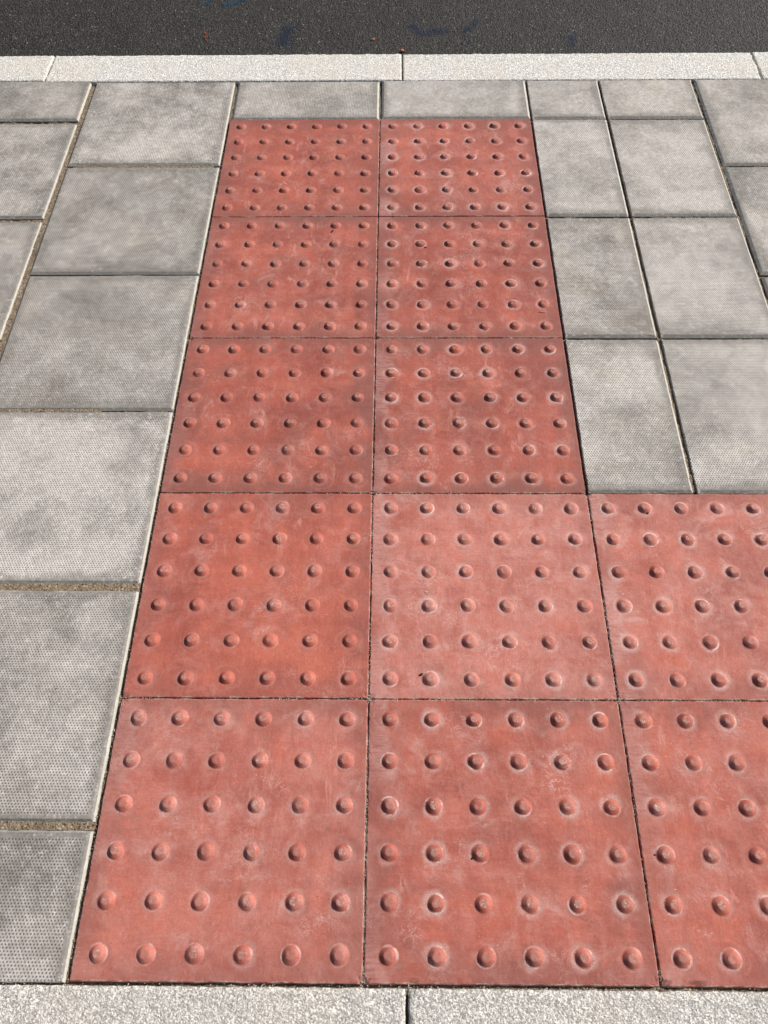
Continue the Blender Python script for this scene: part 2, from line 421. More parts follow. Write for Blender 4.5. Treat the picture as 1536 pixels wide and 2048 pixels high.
def spray_mat(name, colr, cover):
    """sprayed paint: full in the stroke, breaking up over the aggregate towards its rim"""
    m, t, b = material(name)
    P = t.n('ShaderNodeNewGeometry').outputs['Position']
    uv = t.n('ShaderNodeUVMap', uv_map='slab').outputs[0]
    r = t.xyz(uv)[0]                                             # 0 in the core, 1 at the rim
    k = t.xyz(t.vor(P, 190.0, out='Color'))[0]
    n = t.m('ADD', t.m('MULTIPLY', t.noise(P, 260.0, 4.0, .7), .6), t.m('MULTIPLY', k, .4))
    a = t.step(t.m('SUBTRACT', t.m('ADD', n, cover), t.m('MULTIPLY', r, 1.0)), .25, .60)
    t.put(b.inputs['Base Color'], t.mix(k, tuple(x*.6 for x in colr), colr))
    b.inputs['Roughness'].default_value = .6
    t.put(b.inputs['Alpha'], t.m('MULTIPLY', a, .52))
    t.put(b.inputs['Normal'], t.bump(t.vor(P, 190.0), .003, 1.0))
    return m


M_RED = red_slab_mat(); M_BLI = blister_mat(); M_GREY = grey_mat()
M_KERB = granite_mat('kerb_granite', (.84, .81, .755), (.66, .585, .52), .25)
M_EDGE = granite_mat('edging_granite', (.74, .70, .645), (.50, .465, .42), .12)
M_ASPH = asphalt_mat()
M_BED = sand_mat('bedding_sand', (.10, .075, .055), (.24, .185, .135))
M_SAND = sand_mat('joint_sand', (.15, .108, .070), (.33, .25, .17))
M_GRIT = plain_mat('pale_grit', (.34, .27, .21), (.62, .54, .46), 250.0)
M_DARK = plain_mat('dark_grit', (.010, .008, .007), (.035, .022, .018))
M_STRAW = plain_mat('dry_straw', (.40, .26, .16), (.62, .44, .30))
M_LEAF = plain_mat('dead_leaf', (.42, .13, .03), (.58, .22, .05))
M_CONC = plain_mat('haunch_mortar', (.06, .05, .042), (.13, .11, .09))


# ------------------------------------------------------------------ mesh helpers
def link(name, me, mat, parent=None, kind=None, label=None, cat=None, group=None):
    o = bpy.data.objects.new(name, me)
    COL.objects.link(o)
    if mat is not None and me is not None and not me.materials: me.materials.append(mat)
    if parent is not None: o.parent = parent
    if kind: o['kind'] = kind
    if label: o['label'] = label
    if cat: o['category'] = cat
    if group: o['group'] = group
    return o


def mesh(name, V, F, smooth=False):
    me = bpy.data.meshes.new(name)
    me.from_pydata([tuple(map(float, v)) for v in V], [], F)
    me.update()
    if smooth: me.polygons.foreach_set('use_smooth', [True]*len(me.polygons))
    return me


def grid_mesh(name, X, Y, Z, smooth=True):
    """X, Y, Z are (ny, nx) arrays"""
    ny, nx = X.shape
    co = np.stack([X, Y, Z], -1).reshape(-1, 3).astype(np.float32)
    i = np.arange((ny-1)*(nx-1)); r, c = i//(nx-1), i % (nx-1)
    a = r*nx+c
    F = np.stack([a, a+1, a+nx+1, a+nx], 1).astype(np.int32)
    me = bpy.data.meshes.new(name)
    me.vertices.add(len(co)); me.vertices.foreach_set('co', co.ravel())
    me.loops.add(F.size); me.loops.foreach_set('vertex_index', F.ravel())
    me.polygons.add(len(F)); me.polygons.foreach_set('loop_start', np.arange(0, F.size, 4, dtype=np.int32))
    me.polygons.foreach_set('use_smooth', np.full(len(F), smooth))
    me.update(calc_edges=True)
    return me


CHIPS = [  # x, y, radius, depth of broken corners and nicks (world metres)
    (.8045, -.002, .010, .005), (.850, -.001, .012, .0035), (.801, .4005, .006, .002), (.808, .403, .006, .002),
    (.402, .402, .007, .004), (.402, .804, .005, .004), (.4025, .001, .006, .004), (.402, 1.206, .004, .003),
    (.0015, .402, .008, .003), (.804, 1.206, .004, .003), (.0035, 1.203, .005, .003), (.804, .804, .006, .004),
    (-.0075, .609, .006, .003), (1.003, 1.609, .005, .003), (1.004, 1.205, .006, .003), (.468, -.006, .010, .004)]


def slab_mesh(name, x0, x1, y0, y1, prof, cuts, cx, cy, seed, rag, cutrag, step=.004, dotrot=0.0, tilt=(0, 0), dz=0.0):
    """One slab, built in coordinates about (cx, cy). prof = [(inset, z)...] from the foot of the edge inwards;
    a cut side has a plain sawn edge instead of the moulded one."""
    nx = max(6, int((x1-x0)/step)); ny = max(6, int((y1-y0)/step))
    side = []                                   # (x, y, sidename, other) along the outline, ccw from x0,y0
    for i in range(nx): side.append((x0+(x1-x0)*i/nx, y0))
    for i in range(ny): side.append((x1, y0+(y1-y0)*i/ny))
    for i in range(nx): side.append((x1-(x1-x0)*i/nx, y1))
    for i in range(ny): side.append((x0, y1-(y1-y0)*i/ny))
    S = np.array(side); n = len(S)
    mx, my = (x0+x1)/2, (y0+y1)/2; hx, hy = (x1-x0)/2, (y1-y0)/2
    cutp = [(.0, prof[0][1]), (.0, -.0016), (.0005, -.0006), (.0014, 0.0)] + [(.0014+.0015*i, 0.0) for i in range(1, len(prof)-3)]
    V = []; U = []
    for k, (ins, z) in enumerate(prof):
        def inset(s): return cutp[k][0] if s in cuts else ins
        lx = -hx+inset('l'); rx = hx-inset('r'); ly = -hy+inset('b'); ry = hy-inset('t')
        # rows of the ring keep their station but are squeezed between the inset corners
        px = (S[:, 0]-mx)/hx; py = (S[:, 1]-my)/hy
        X = lx+(px+1)/2*(rx-lx); Y = ly+(py+1)/2*(ry-ly)
        wl = np.where(px < -.999, 1, 0); wr = np.where(px > .999, 1, 0)
        wb = np.where(py < -.999, 1, 0); wt = np.where(py > .999, 1, 0)
        Z = np.full(n, z)
        for w, s in ((wl, 'l'), (wr, 'r'), (wb, 'b'), (wt, 't')):
            if s in cuts: Z = np.where(w == 1, np.maximum(Z, cutp[k][1]) if k else Z, Z)
        fade = max(0.0, 1-ins/.009) if k else .6
        gx, gy = S[:, 0]*1.0, S[:, 1]*1.0
        for w, s, ax, sg in ((wl, 'l', 0, 1), (wr, 'r', 0, -1), (wb, 'b', 1, 1), (wt, 't', 1, -1)):
            amp = cutrag if s in cuts else rag
            along = gy if ax == 0 else gx
            nz = fbm(along*45+seed*3.1, along*0+k*.35+seed, seed, 3)*1.1+fbm(along*330, along*0+k*.8+seed, seed+5, 2)*.55-.8
            d = amp*fade*nz*1.6*sg
            if ax == 0: X = X+w*d
            else: Y = Y+w*d
        wz = (fbm(gx*280+seed, gy*280+k*.7, seed+9, 2)-.5)*(cutrag if cuts else rag)*fade*1.1
        Z = Z+(wz if k else 0)
        wx, wy = X+mx, Y+my
        for (qx, qy, qr, qd) in CHIPS:
            dd = np.hypot(wx-qx, wy-qy)/qr
            if dd.min() < 1.2 and 0 < k < len(prof)-1:
                nn = fbm(wx*500, wy*500, 77, 2)
                Z = Z-qd*np.clip(1.25-dd-.5*(nn-.5), 0, 1)**.7*(.7+.6*nn)
        zz = Z+dz+tilt[0]*X+tilt[1]*Y
        V.append(np.stack([wx-cx, wy-cy, zz], 1)); U.append((wx, wy))
    V = np.concatenate(V)
    F = []
    for k in range(len(prof)-1):
        a, b = k*n, (k+1)*n
        for i in range(n):
            j = (i+1) % n
            F.append((a+i, a+j, b+j, b+i))
    base = (len(prof)-1)*n
    F.append(tuple(range(base, base+n)))
    me = mesh(name, V, F)
    fx, fy = cx, cy
    uv = me.uv_layers.new(name='slab'); du = me.uv_layers.new(name='dots')
    vi = np.empty(len(me.loops), dtype=np.int32); me.loops.foreach_get('vertex_index', vi)
    L = V[vi]
    uv.data.foreach_set('uv', L[:, :2].astype(np.float32).ravel())
    ca, sa = math.cos(dotrot), math.sin(dotrot)
    D = np.stack([L[:, 0]*ca-L[:, 1]*sa+.0013*seed, L[:, 0]*sa+L[:, 1]*ca], 1)
    du.data.foreach_set('uv', D.astype(np.float32).ravel())
    return me


# ------------------------------------------------------------------ setting: ground and road
def sheet(name, x0, x1, y0, y1, z, mat, kind='structure', label=None):
    me = mesh(name, [(x0, y0, z), (x1, y0, z), (x1, y1, z), (x0, y1, z)], [(0, 1, 2, 3)])
    return link(name, me, mat, kind=kind, label=label)


ground = sheet('ground', -400, 400, -400, 400, -.075, M_BED, label='compacted earth lying under the road and the pavement')

ROADZ = -.022
xs = np.arange(-1.6, 2.6, .0045); ys = np.arange(2.318, 3.0, .0045)
X, Y = np.meshgrid(xs, ys)
Z = ROADZ+(fbm(X*170, Y*170, 3, 3)-.5)*.0042+(fbm(X*9, Y*9, 5, 2)-.5)*.005
edge = np.minimum(np.minimum(X-xs[0], xs[-1]-X), ys[-1]-Y)
Z = ROADZ+(Z-ROADZ)*np.clip(edge/.05, 0, 1)
road_me = grid_mesh('road', X, Y, Z, smooth=True)
bm = bmesh.new(); bm.from_mesh(road_me)
for (a, b2, c2, d) in ((-300, xs[0], 2.318, 300), (xs[-1], 300, 2.318, 300), (xs[0], xs[-1], ys[-1], 300)):
    vs = [bm.verts.new(p) for p in ((a, c2, ROADZ), (b2, c2, ROADZ), (b2, d, ROADZ), (a, d, ROADZ))]
    bm.faces.new(vs)
bm.to_mesh(road_me); bm.free()
road = link('road', road_me, M_ASPH, kind='structure', label='dark asphalt carriageway beyond the pale granite kerb')


# sprayed marks on the asphalt, each a thin skin of paint following the surface
def road_z(x, y):
    x = np.asarray(x, float); y = np.asarray(y, float)
    return ROADZ+(fbm(x*170, y*170, 3, 3)-.5)*.0042+(fbm(x*9, y*9, 5, 2)-.5)*.005


def stroke(name, pts, wid, mat, label, z=.0016):
    """a band along pts, soft at its rim; UV.x runs 0 at the middle to 1 at the rim"""
    P = []
    for i in range(len(pts)-1):
        a, b = np.array(pts[i]), np.array(pts[i+1])
        k = max(2, int(np.linalg.norm(b-a)/.005))
        for j in range(k): P.append(a+(b-a)*j/k)
    P.append(np.array(pts[-1])); P = np.array(P)
    T = np.gradient(P, axis=0); T /= np.linalg.norm(T, axis=1)[:, None]+1e-9
    N = np.stack([-T[:, 1], T[:, 0]], 1)
    K = 9
    rows = []; uu = []
    for j in range(K):
        s = (j/(K-1)-.5)*2
        q = P+N*s*wid/2
        rows.append(q)
        endf = np.minimum(np.arange(len(P)), np.arange(len(P))[::-1])*.005/(wid/2)
        uu.append(np.maximum(abs(s), 1-np.clip(endf, 0, 1)))
    G = np.array(rows); X, Y = G[..., 0], G[..., 1]
    me = grid_mesh(name, X, Y, road_z(X, Y)+z)
    uvl = me.uv_layers.new(name='slab')
    vi = np.empty(len(me.loops), dtype=np.int32); me.loops.foreach_get('vertex_index', vi)
    u = np.array(uu).reshape(-1)[vi]
    uvl.data.foreach_set('uv', np.stack([u, u*0], 1).astype(np.float32).ravel())
    o = link(name, me, mat, road); o['label'] = label
    return o


M_TEAL = spray_mat('blue_spray_paint', (.006, .075, .135), .50)
M_BLUE = spray_mat('faded_blue_spray', (.016, .026, .062), .22)
M_ORNG = spray_mat('orange_spray', (.30, .085, .035), .16)
stroke('paint_mark', [(-.158, 2.655), (-.144, 2.680), (-.133, 2.730), (-.125, 2.79)], .022, M_TEAL, 'bright blue painted slanting stroke at the top edge')
stroke('paint_mark', [(-.102, 2.664), (-.080, 2.662), (-.060, 2.668), (-.036, 2.690), (-.028, 2.74), (-.06, 2.79)], .030, M_TEAL, 'bright blue painted curved stroke at the top edge')
stroke('paint_mark', [(.109, 2.385), (.111, 2.478), (.135, 2.565)], .100, M_BLUE, 'faint faded blue blotch left of the middle')
stroke('paint_mark', [(.470, 2.56), (.523, 2.48), (.577, 2.50), (.620, 2.47)], .085, M_BLUE, 'faded blue zigzag near the middle of the road')
stroke('paint_mark', [(.630, 2.46), (.674, 2.52), (.70, 2.58)], .060, M_BLUE, 'faded blue patch right of the blue zigzag')
stroke('paint_mark', [(.956, 2.385), (.965, 2.43), (.972, 2.49)], .060, M_BLUE, 'small faint blue blotch at the right')
stroke('paint_mark', [(-.137, 2.52), (-.128, 2.48), (-.120, 2.435)], .026, M_ORNG, 'small rusty orange fleck of paint')
stroke('paint_mark', [(-.060, 2.385), (-.047, 2.392), (-.035, 2.385)], .024, M_ORNG, 'orange fleck against the kerb')


# ------------------------------------------------------------------ kerb and edging stones
def stone_mesh(name, x0, x1, y0, y1, z, seed, amp, step, rnd, skirt=.05):
    nx = int((x1-x0)/step)+1; ny = int((y1-y0)/step)+1
    xs = np.linspace(x0, x1, nx); ys = np.linspace(y0, y1, ny)
    # duplicate the border so the sides drop straight down
    xs = np.concatenate([[x0], xs, [x1]]); ys = np.concatenate([[y0], ys, [y1]])
    X, Y = np.meshgrid(xs, ys)
    e = np.minimum(np.minimum(X-x0, x1-X), np.minimum(Y-y0, y1-Y))
    ew = e+(fbm(X*120, Y*120, seed+3, 3)-.5)*rnd*1.6
    Z = z+(fbm(X*330, Y*330, seed, 3)-.5)*amp*2+(fbm(X*60, Y*60, seed+7, 2)-.5)*amp*.9
    q = np.clip(ew/rnd, 0, 1)
    Z = Z-rnd*.75*(1-np.sqrt(np.clip(1-(1-q)**2, 0, 1)))
    for (qx, qy, qr, qd) in CHIPS:
        dd = np.hypot(X-qx, Y-qy)/qr
        Z = Z-qd*np.clip(1.2-dd, 0, 1)
    j = (fbm(X*140, Y*140, seed+11, 3)-.5)*.0030
    jj = (fbm(X*140+9, Y*140+4, seed+12, 3)-.5)*.0030
    on = (e < 1e-6)
    Xo = X+np.where(on, j, 0); Yo = Y+np.where(on, jj, 0)
    Z[0, :] = z-skirt; Z[-1, :] = z-skirt; Z[:, 0] = z-skirt; Z[:, -1] = z-skirt
    cx, cy = (x0+x1)/2, (y0+y1)/2
    me = grid_mesh(name, Xo-cx, Yo-cy, Z)
    return me, cx, cy


def base_box(name, x0, x1, y0, y1, z0, z1, mat, label):
    V = [(x, y, z) for z in (z0, z1) for x, y in ((x0, y0), (x1, y0), (x1, y1), (x0, y1))]
    F = [(3, 2, 1, 0), (4, 5, 6, 7), (0, 1, 5, 4), (1, 2, 6, 5), (2, 3, 7, 6), (3, 0, 4, 7)]
    return link(name, mesh(name, V, F), mat, kind='structure', label=label)


kerb = base_box('kerb', -2.55, 3.47, 2.200, 2.315, -.070, -.014, M_CONC, 'pale granite kerb between the pavement and the road')
kx = [-2.542, -1.542, -.542, .4615, 1.458, 2.46, 3.46]
for i in range(6):
    y0, y1 = ((2.1985, 2.3285), (2.1985, 2.3285), (2.1915, 2.3265), (2.1905, 2.3265), (2.1900, 2.3275), (2.1900, 2.3275))[i]
    gap = .0020
    me, cx, cy = stone_mesh('kerb_stone', kx[i]+gap, kx[i+1]-gap, y0, y1, .001+.0006*(i % 3), 30+i, .0008, .0032, .004, .05)
    o = link('kerb_stone', me, M_KERB, kerb); o.location = (cx, cy, 0)

edging = base_box('edging', -2.55, 3.47, -.295, -.010, -.070, -.014, M_CONC, 'granite edging in front of the red slabs, nearest the viewer')
for i in range(6):
    me, cx, cy = stone_mesh('edging_stone', kx[i]+.0022, kx[i+1]-.0022, -.300, -.0042, -.0005+.0008*(i % 2), 60+i, .0015, .0028 if 1 < i < 5 else .006, .005, .05)
    o = link('edging_stone', me, M_EDGE, edging); o.location = (cx, cy, 0)
# strip of forecourt behind the viewer
forecourt = sheet('forecourt', -30, 30, -30, -.303, -.006, M_ASPH, label='dark asphalt forecourt behind the granite edging')


# ------------------------------------------------------------------ pavement
bx = np.arange(-2.45, 3.2, .006); by = np.arange(-.012, 2.20, .006)
# the bed shows only in joints
X, Y = np.meshgrid(bx, by)
Z = -.0080+(fbm(X*200, Y*200, 21, 3)-.5)*.006+(fbm(X*12, Y*12, 23, 2)-.5)*.006
pavement = link('pavement', grid_mesh('pavement', X, Y, Z), M_BED, kind='structure', label='footway of grey slabs with a red blister crossing area')

# --- blisters: five mould variants share their meshes
def blister_mesh(k):
    rs = random.Random(k)
    prof = [(0, 5.9), (3.2, 5.92), (5.8, 5.88), (6.25, 5.72), (7.7, 4.62), (9.3, 3.30), (10.7, 2.05), (11.6, 1.12), (12.3, .48), (13.0, .15), (13.9, .03), (15.0, -.12)]
    n = 28; V = [(0, 0, prof[0][1]/1000)]; F = []
    ph = [rs.uniform(0, 6.28) for _ in range(4)]
    fx, fy = rs.uniform(-.35, .35), rs.uniform(-.35, .35)
    for j, (r, z) in enumerate(prof[1:]):
        for i in range(n):
            a = 2*math.pi*i/n
            w = 1+.022*math.sin(2*a+ph[0])+.014*math.sin(3*a+ph[1])+.010*math.sin(5*a+ph[2])
            up = max(0, z)/5
            zz = z+(.18*math.sin(a+ph[3]) if 1.5 < z else 0)*up
            zz += up*.35*(mnoise.noise(Vector((r*math.cos(a)*.22+k*5, r*math.sin(a)*.22, k*3.1))))
            if k % 8 == 0 and 4.5 < r < 12: zz -= max(0, math.cos(a-ph[1])-.8)*3.2*up
            V.append((r*w*math.cos(a)/1000+fx*up/1000, r*w*math.sin(a)/1000+fy*up/1000, zz/1000))
    for i in range(n): F.append((0, 1+i, 1+(i+1) % n))
    for j in range(len(prof)-2):
        a, b = 1+j*n, 1+(j+1)*n
        for i in range(n): F.append((a+i, b+i, b+(i+1) % n, a+(i+1) % n))
    me = mesh('blister', V, F, True)
    me.materials.append(M_BLI)
    return me


BL = [blister_mesh(100+k) for k in range(16)]
RP = [(0, -.03), (0, -.0035), (.0003, -.0016), (.0009, -.0006), (.0018, -.0001), (.0035, 0), (.008, 0)]
PX = .402
#            pink grime seed ring
RED = {(0, 0): (.50, .40, .11, .45), (1, 0): (.22, .45, .23, .80), (2, 0): (.20, .28, .37, .60), (0, 1): (-.12, .22, .42, .25),
       (1, 1): (.66, .15, .55, .75), (2, 1): (.42, .25, .64, .95), (0, 2): (.10, .85, .71, .25), (1, 2): (.16, .85, .83, .80),
       (0, 3): (.16, .75, .93, .22), (1, 3): (.12, .80, 1.07, .70), (0, 4): (.12, .70, 1.21, .18), (1, 4): (.30, .70, 1.33, .85)}
for j in range(5):
    for i in range(6 if j < 2 else 2):
        x0 = PX*i+.0006+random.uniform(-.0003, .0003); x1 = PX*(i+1)-.0011
        y0 = PX*j+.0004+random.uniform(-.0003, .0003); y1 = PX*(j+1)-.0009
        if i == 1 and j > 1: x1 -= .0012
        cx, cy = PX*(i+.5), PX*(j+.5)
        dz = random.uniform(-.0006, .0006)
        rag = .0010 if j < 2 else .0008
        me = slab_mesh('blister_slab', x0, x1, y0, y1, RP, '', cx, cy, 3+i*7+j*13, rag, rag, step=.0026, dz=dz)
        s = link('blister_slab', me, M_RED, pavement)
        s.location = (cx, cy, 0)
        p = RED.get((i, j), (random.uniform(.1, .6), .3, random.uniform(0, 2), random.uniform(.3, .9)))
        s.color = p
        if (i, j) == (1, 1): s['label'] = 'palest pink red slab with white bloom'
        if (i, j) == (0, 1): s['label'] = 'plain orange red slab left of the palest one'
        for a in range(6):
            for b in range(6):
                o = bpy.data.objects.new('blister', BL[random.randrange(16)])
                COL.objects.link(o); o.parent = s; o.color = p
                o.location = ((a-2.5)*PITCH+random.uniform(-.0005, .0005), (b-2.5)*PITCH+random.uniform(-.0005, .0005), dz+random.uniform(-.0001, .0001))
                sc = random.uniform(.96, 1.04)
                o.scale = (sc, sc, random.uniform(.92, 1.10))

# --- grey dimpled slabs
GP = [(0, -.03), (0, -.0062), (.0006, -.0050), (.0024, -.0034), (.0043, -.0017), (.0054, -.0007), (.0066, -.0001), (.011, 0.0)]
GH = .1975
SEEDC = [0]


def grey(x0, x1, y0, y1, cuts='', light=.45, con=.5, warm=.3, rot=0.0, dz=None, label=None, align=''):
    SEEDC[0] += 1
    sd_ = SEEDC[0]
    # centre of the full slab this piece was cut from
    hx = (x1-x0)/2 if not set(cuts) & set('lr') else GH
    hy = (y1-y0)/2 if not set(cuts) & set('bt') else GH
    cx = (x0+x1)/2; cy = (y0+y1)/2
    if 'l' in cuts: cx = x1-GH
    if 'r' in cuts: cx = x0+GH
    if 't' in cuts: cy = y0+GH
    if 'b' in cuts: cy = y1-GH
    if dz is None: dz = random.uniform(-.0009, .0009)
    tl = (random.uniform(-.003, .003), random.uniform(-.003, .003))
    me = slab_mesh('paving_slab', x0, x1, y0, y1, GP, cuts, cx, cy, 200+sd_*5, .00045, .0012, step=.0045, dotrot=rot, tilt=tl, dz=dz)
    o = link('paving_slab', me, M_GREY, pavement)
    o.location = (cx, cy, 0)
    o.color = (light, con, random.uniform(0, 2), warm)
    if label: o['label'] = label
    return o


H = math.pi/2
# column touching the red on its left
AX = (-.3965, -.0052)
grey(*AX, -.0015, .1985, 'b', .44, .6, .25, 0, .0004)
grey(*AX, .2065, .5985, '', .46, .55, .35, 0, .0008)
grey(*AX, .6095, 1.0035, '', .80, 1.0, .15, 0, .0006, 'pale slab with stark white weathering left of the red')
grey(*AX, 1.0070, 1.4060, '', .40, .40, .55, 0, -.0004)
grey(*AX, 1.4095, 1.8075, '', .38, .40, .55, .02)
grey(*AX, 1.8130, 2.1890, 't', .50, .95, .35, .5)
# second column, half a slab out of step
BX = (-.8010, -.4090)
grey(*BX, -.0015, .3955, 'b', .45, .5, .3)
grey(*BX, .4040, .7965, '', .45, .5, .3, H)
grey(*BX, .8060, 1.1975, '', .45, .5, .3)
grey(*BX, 1.2060, 1.5965, '', .36, .45, .45)
grey(*BX, 1.6075, 1.9995, '', .44, .65, .35, .02)
grey(*BX, 2.0110, 2.1955, 't', .38, .5, .35, H)
for c in range(2, 6):
    x1 = -.405*c-.003; x0 = x1-.393
    ys = [.2, .6, 1.005, 1.41, 1.81] if c % 2 == 0 else [.4, .804, 1.206, 1.606, 2.008]
    ys = [-.0015]+ys+[2.1955]
    for k in range(len(ys)-1):
        a = ys[k]+(.004 if k else 0); b = ys[k+1]-(.005 if k < len(ys)-2 else 0)
        cut = ('b' if k == 0 else '')+('t' if k == len(ys)-2 else '')
        grey(x0, x1, a, b, cut, random.uniform(.35, .65), .55, .3, random.choice((0, H)))
# row between the red and the kerb
TY = (2.0115, 2.1895)
grey(.0035, .3985, *TY, 't', .52, .45, .12, .55)
grey(.4055, .8030, *TY, 't', .60, .40, .12, 0)
grey(.8075, 1.0040, *TY, 'tl', .52, .5, .45, 0, label='short narrow slab between kerb and narrow column')
grey(1.0085, 1.2630, *TY, 'tl', .62, .5, .75, 0)
# narrow cut slabs beside the red, and the wider ones beside them
for k, (a, b) in enumerate(((1.6095, 2.0065), (1.2080, 1.6030), (.8065, 1.2040))):
    grey(.8065, 1.0040, a, b, 'l', (.62, .50, .60)[k], .55, (.15, .6, .5)[k], 0, label=('narrow cut slab, farthest of three', 'narrow cut slab, middle of three', 'narrow cut slab, nearest of three')[k])
    grey(1.0100, 1.2630, a, b, 'l', (.70, .66, .62)[k], (.6, .5, .5)[k], (.15, .10, .35)[k], (.02, .02, 0.0)[k])
# far right columns
for c in range(3):
    x0 = 1.2695+.4045*c; x1 = x0+.397
    ys = [.8065, 1.0, 1.401, 1.8035, 2.1895] if c % 2 == 0 else [.8065, 1.206, 1.606, 2.008, 2.1895]
    for k in range(len(ys)-1):
        a = ys[k]+(.0035 if k else 0); b = ys[k+1]-(.0035 if k < len(ys)-2 else 0)
        cut = ('b' if (k == 0 and c % 2 == 0) else '')+('t' if k == len(ys)-2 else '')
        grey(x0, x1, a, b, cut, random.uniform(.50, .62), .5, .5, .5 if k == 3 else .02, -.0006)


# --- jointing sand where the photo shows filled joints
def sand_strip(x0, x1, y0, y1, z, seed, name='joint_sand', mat=None, lump=.0016):
    st = .0016
    xs = np.arange(x0, x1+st, st); ys = np.arange(y0, y1+st, st)
    X, Y = np.meshgrid(xs, ys)
    Z = z+(fbm(X*600, Y*600, seed, 3)-.5)*lump*2+(fbm(X*50, Y*50, seed+2, 2)-.5)*.004
    o = link(name, grid_mesh(name, X, Y, Z, False), mat or M_SAND, pavement, kind='stuff')
    return o


sand_strip(-.400, -.004, .5965, .6115, -.0030, 1)
sand_strip(-.400, -.004, .1965, .2085, -.0022, 2)
sand_strip(-.400, -.150, 1.0020, 1.0090, -.0026, 3)
sand_strip(-.4105, -.3950, .90, 2.185, -.0066, 4)
sand_strip(-.8, -.405, .795, .806, -.0035, 5)
sand_strip(1.0025, 1.0105, .81, 1.59, -.0052, 6)
sand_strip(-.0060, .0022, -.001, 1.55, -.0062, 7, lump=.0022)
sand_strip(.3995, .4035, .0, .36, -.0026, 8)
sand_strip(.3990, .4045, .37, .402, -.0045, 9)
sand_strip(-.380, -.02, 1.8055, 1.8140, -.0040, 10)


# --- loose grains along the joints: pale crumbs and dark grit
def grains(name, pts, mat, smin, smax, seed):
    rs = random.Random(seed)
    V = []; F = []
    base = [(1, 0, 0), (-1, 0, 0), (0, 1, 0), (0, -1, 0), (0, 0, 1), (0, 0, -1)]
    fs = [(0, 2, 4), (2, 1, 4), (1, 3, 4), (3, 0, 4), (2, 0, 5), (1, 2, 5), (3, 1, 5), (0, 3, 5)]
    for (x, y, z) in pts:
        r = rs.uniform(smin, smax)
        rot = Matrix.Rotation(rs.uniform(0, 6.28), 3, Vector((rs.random()-.5, rs.random()-.5, rs.random()+.1)).normalized())
        k = len(V)
        for b in base:
            v = rot @ Vector(b)*r*rs.uniform(.6, 1.15)
            V.append((x+v.x, y+v.y, z+v.z*.8))
        F += [tuple(k+i for i in f) for f in fs]
    return link(name, mesh(name, V, F), mat, pavement, kind='stuff')


rs = random.Random(5)
pale = []; dark = []
def along(x0, y0, x1, y1, n, spread, lst, z=-.0008):
    for _ in range(n):
        s = rs.random()
        if mnoise.noise(Vector((x0*9+(x1-x0)*s*14, y0*7+(y1-y0)*s*14, 1.0))) < -.05 and rs.random() < .8: continue
        ox, oy = rs.gauss(0, spread), rs.gauss(0, spread)
        if abs(x1-x0) > abs(y1-y0): ox *= 3
        else: oy *= 3
        lst.append((x0+(x1-x0)*s+ox, y0+(y1-y0)*s+oy, z+rs.uniform(-.0012, .0004)))
along(.40, .402, 1.6, .402, 1000, .0015, pale, -.0004)
along(0, .402, .40, .402, 200, .0012, pale, -.0005)
along(.402, 0, .402, .40, 320, .0011, pale, -.0010)
along(.402, .42, .402, 2.0, 420, .0010, pale, -.0012)
along(0, .804, .8, .804, 300, .0011, pale, -.0015)
along(0, 1.206, .8, 1.206, 300, .0011, pale, -.0015)
along(.8045, 0, .8045, .8, 340, .0010, pale, -.0014)
along(-.001, 0, -.001, 2.0, 420, .0012, pale, -.003)
along(0, 1.608, .8, 1.608, 60, .0010, pale, -.002)
along(-.4, -.002, 1.0, -.002, 260, .0012, pale, -.002)
for (x, y) in ((.402, .402), (.805, .402), (.806, .400), (.402, .003), (.402, .805)):
    for _ in range(16): pale.append((x+rs.gauss(0, .003), y+rs.gauss(0, .003), -.001+rs.uniform(-.001, .001)))
grains('pale_grit', pale, M_GRIT, .0005, .0014, 1)
along(-.001, 0, -.001, 1.6, 130, .0010, dark, -.0015)
along(.402, .402, 1.2, .402, 40, .0014, dark, -.001)
along(.402, 0, .402, .4, 60, .0010, dark, -.0015)
along(.8045, 0, .8045, .8, 50, .001, dark, -.0015)
along(-.3, -.004, 1.0, -.004, 60, .0014, dark, -.001)
# scattered specks lying on the slabs
for _ in range(130):
    x = rs.uniform(.01, 1.2); y = rs.uniform(.01, 2.0)
    if x > .8 and y > .8: x = rs.uniform(.01, .79)
    dark.append((x, y, .0003))
for _ in range(16): dark.append((rs.uniform(-.39, -.02), rs.uniform(.02, 2.1), .0006))
for _ in range(14): dark.append((rs.uniform(.83, 1.25), rs.uniform(.83, 2.1), .0006))
grains('dark_grit', dark, M_DARK, .0004, .0009, 2)


# ------------------------------------------------------------------ litter lying on the slabs
CM = Matrix.Rotation(.0089203, 3, 'Z') @ Matrix.Rotation(.0105021, 3, 'Y') @ Matrix.Rotation(.5726086, 3, 'X')
def at(u, v, z=0.0):
    d = CM @ Vector(((u-768)/1657.315, -(v-1024)/1657.315, -1))
    k = (z-cam.location[2])/d.z
    return Vector(cam.location)+d*k


def lump(name, u, v, L, W, Hh, ang, label, cat, group=None, mat=None):
    p = at(u, v)
    bm = bmesh.new()
    bmesh.ops.create_icosphere(bm, subdivisions=2, radius=1)
    for q in bm.verts:
        n = 1+.35*mnoise.noise(q.co*1.7+Vector((u, v, 0)))
        q.co = Vector((q.co.x*L/2*n, q.co.y*W/2*n*(1-.35*q.co.x), q.co.z*Hh/2*n+Hh*.42))
    me = bpy.data.meshes.new(name); bm.to_mesh(me); bm.free()
    o = link(name, me, mat or M_DARK, label=label, cat=cat, group=group)
    o.location = (p.x, p.y, .0); o.rotation_euler = (0, 0, ang)
    return o


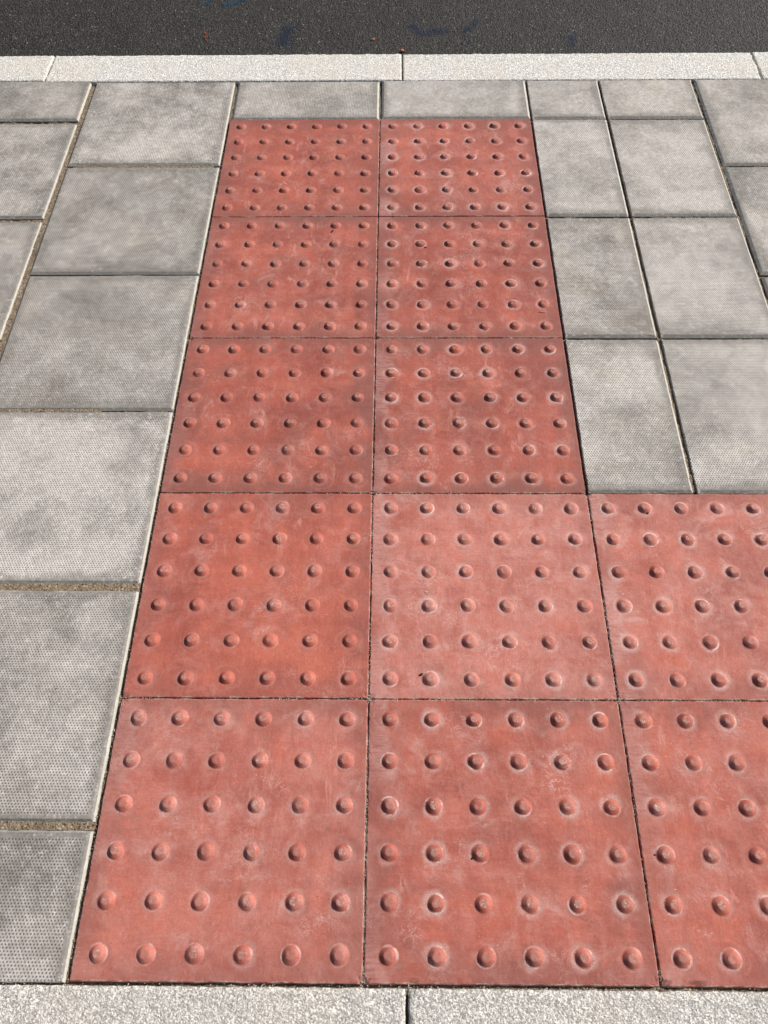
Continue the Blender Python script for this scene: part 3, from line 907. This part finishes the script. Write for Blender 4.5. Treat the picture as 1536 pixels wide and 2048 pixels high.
lump('seed_husk', 665, 463, .0085, .0040, .003, 1.0, 'black seed husk on the second red slab from the far end, left column', 'seed', 'dark crumbs on the red slabs')
lump('seed_husk', 843, 1349, .0068, .0036, .003, .3, 'black crumb at the foot of a blister near the bottom of the palest red slab', 'crumb', 'dark crumbs on the red slabs')
lump('seed_husk', 1295, 1027, .0058, .0034, .003, .4, 'black crumb under a blister by the top edge of the right hand red slab', 'crumb', 'dark crumbs on the red slabs')
lump('seed_husk', 946, 1716, .0042, .0034, .003, .4, 'black crumb left of a blister on the nearest middle red slab', 'crumb', 'dark crumbs on the red slabs')
lump('seed_husk', 1310, 1710, .0042, .0022, .002, 0, 'black crumb touching a blister near the lower right corner', 'crumb', 'dark crumbs on the red slabs')
lump('seed_husk', 851, 495, .0045, .0035, .0025, 0, 'black speck on the far right hand red slab, second row', 'crumb', 'dark crumbs on the red slabs')
lump('seed_husk', 113, 1378, .0045, .0018, .0018, .6, 'dark sliver lying on the grey slab left of the red slabs', 'crumb')

tw = bpy.data.objects.new('straw', None); COL.objects.link(tw)
tp = at(1085, 625); tw.location = (tp.x, tp.y, .0004); tw.rotation_euler = (0, 0, -.05)
tw['label'] = 'short split piece of dry straw on the red slab by the narrow grey slabs'; tw['category'] = 'straw'
def sliver(name, pts, r, parent):
    V = []; F = []
    for i, p in enumerate(pts):
        rr = r*(.35 if i in (0, len(pts)-1) else 1)
        for k in range(6):
            a = k*math.pi/3
            V.append((p[0], p[1]+rr*math.cos(a), p[2]+rr*math.sin(a)+r))
    for i in range(len(pts)-1):
        for k in range(6): F.append((i*6+k, i*6+(k+1) % 6, (i+1)*6+(k+1) % 6, (i+1)*6+k))
    F += [tuple(range(5, -1, -1)), tuple(range(len(pts)*6-6, len(pts)*6))]
    return link(name, mesh(name, V, F, True), M_STRAW, parent)
sliver('stem', [(-.010, .0, 0), (-.004, .0006, .0006), (.003, .0002, .0008), (.009, .0010, .0002)], .0006, tw)
sliver('stem', [(-.008, .0022, 0), (0, .0018, .0004), (.008, .0030, .0012)], .0004, tw)


def leaf(name, u, v, L, ang, label):
    p = at(u, v, ROADZ)
    V = []; F = []
    for i in range(7):
        s = i/6; w = L*.32*math.sin(math.pi*min(1, s*.92+.05))
        for j in (-1, -.4, .4, 1):
            V.append(((s-.5)*L, j*w, .0012+.003*abs(j)+.002*math.sin(s*5)))
    n = len(V)
    V += [(x, y, z-.0003) for x, y, z in V]
    for i in range(6):
        for j in range(3):
            a = i*4+j; F.append((a, a+4, a+5, a+1)); F.append((n+a, n+a+1, n+a+5, n+a+4))
    o = link(name, mesh(name, V, F), M_LEAF, label=label, cat='leaf')
    o.location = (p.x, p.y, ROADZ+.0015); o.rotation_euler = (0, 0, ang)
leaf('leaf', 806, 104, .014, .2, 'tiny orange leaf scrap behind the kerb at the middle kerb joint')
leaf('leaf', 748, 81, .012, -.5, 'tiny reddish leaf sliver on the asphalt near the middle')
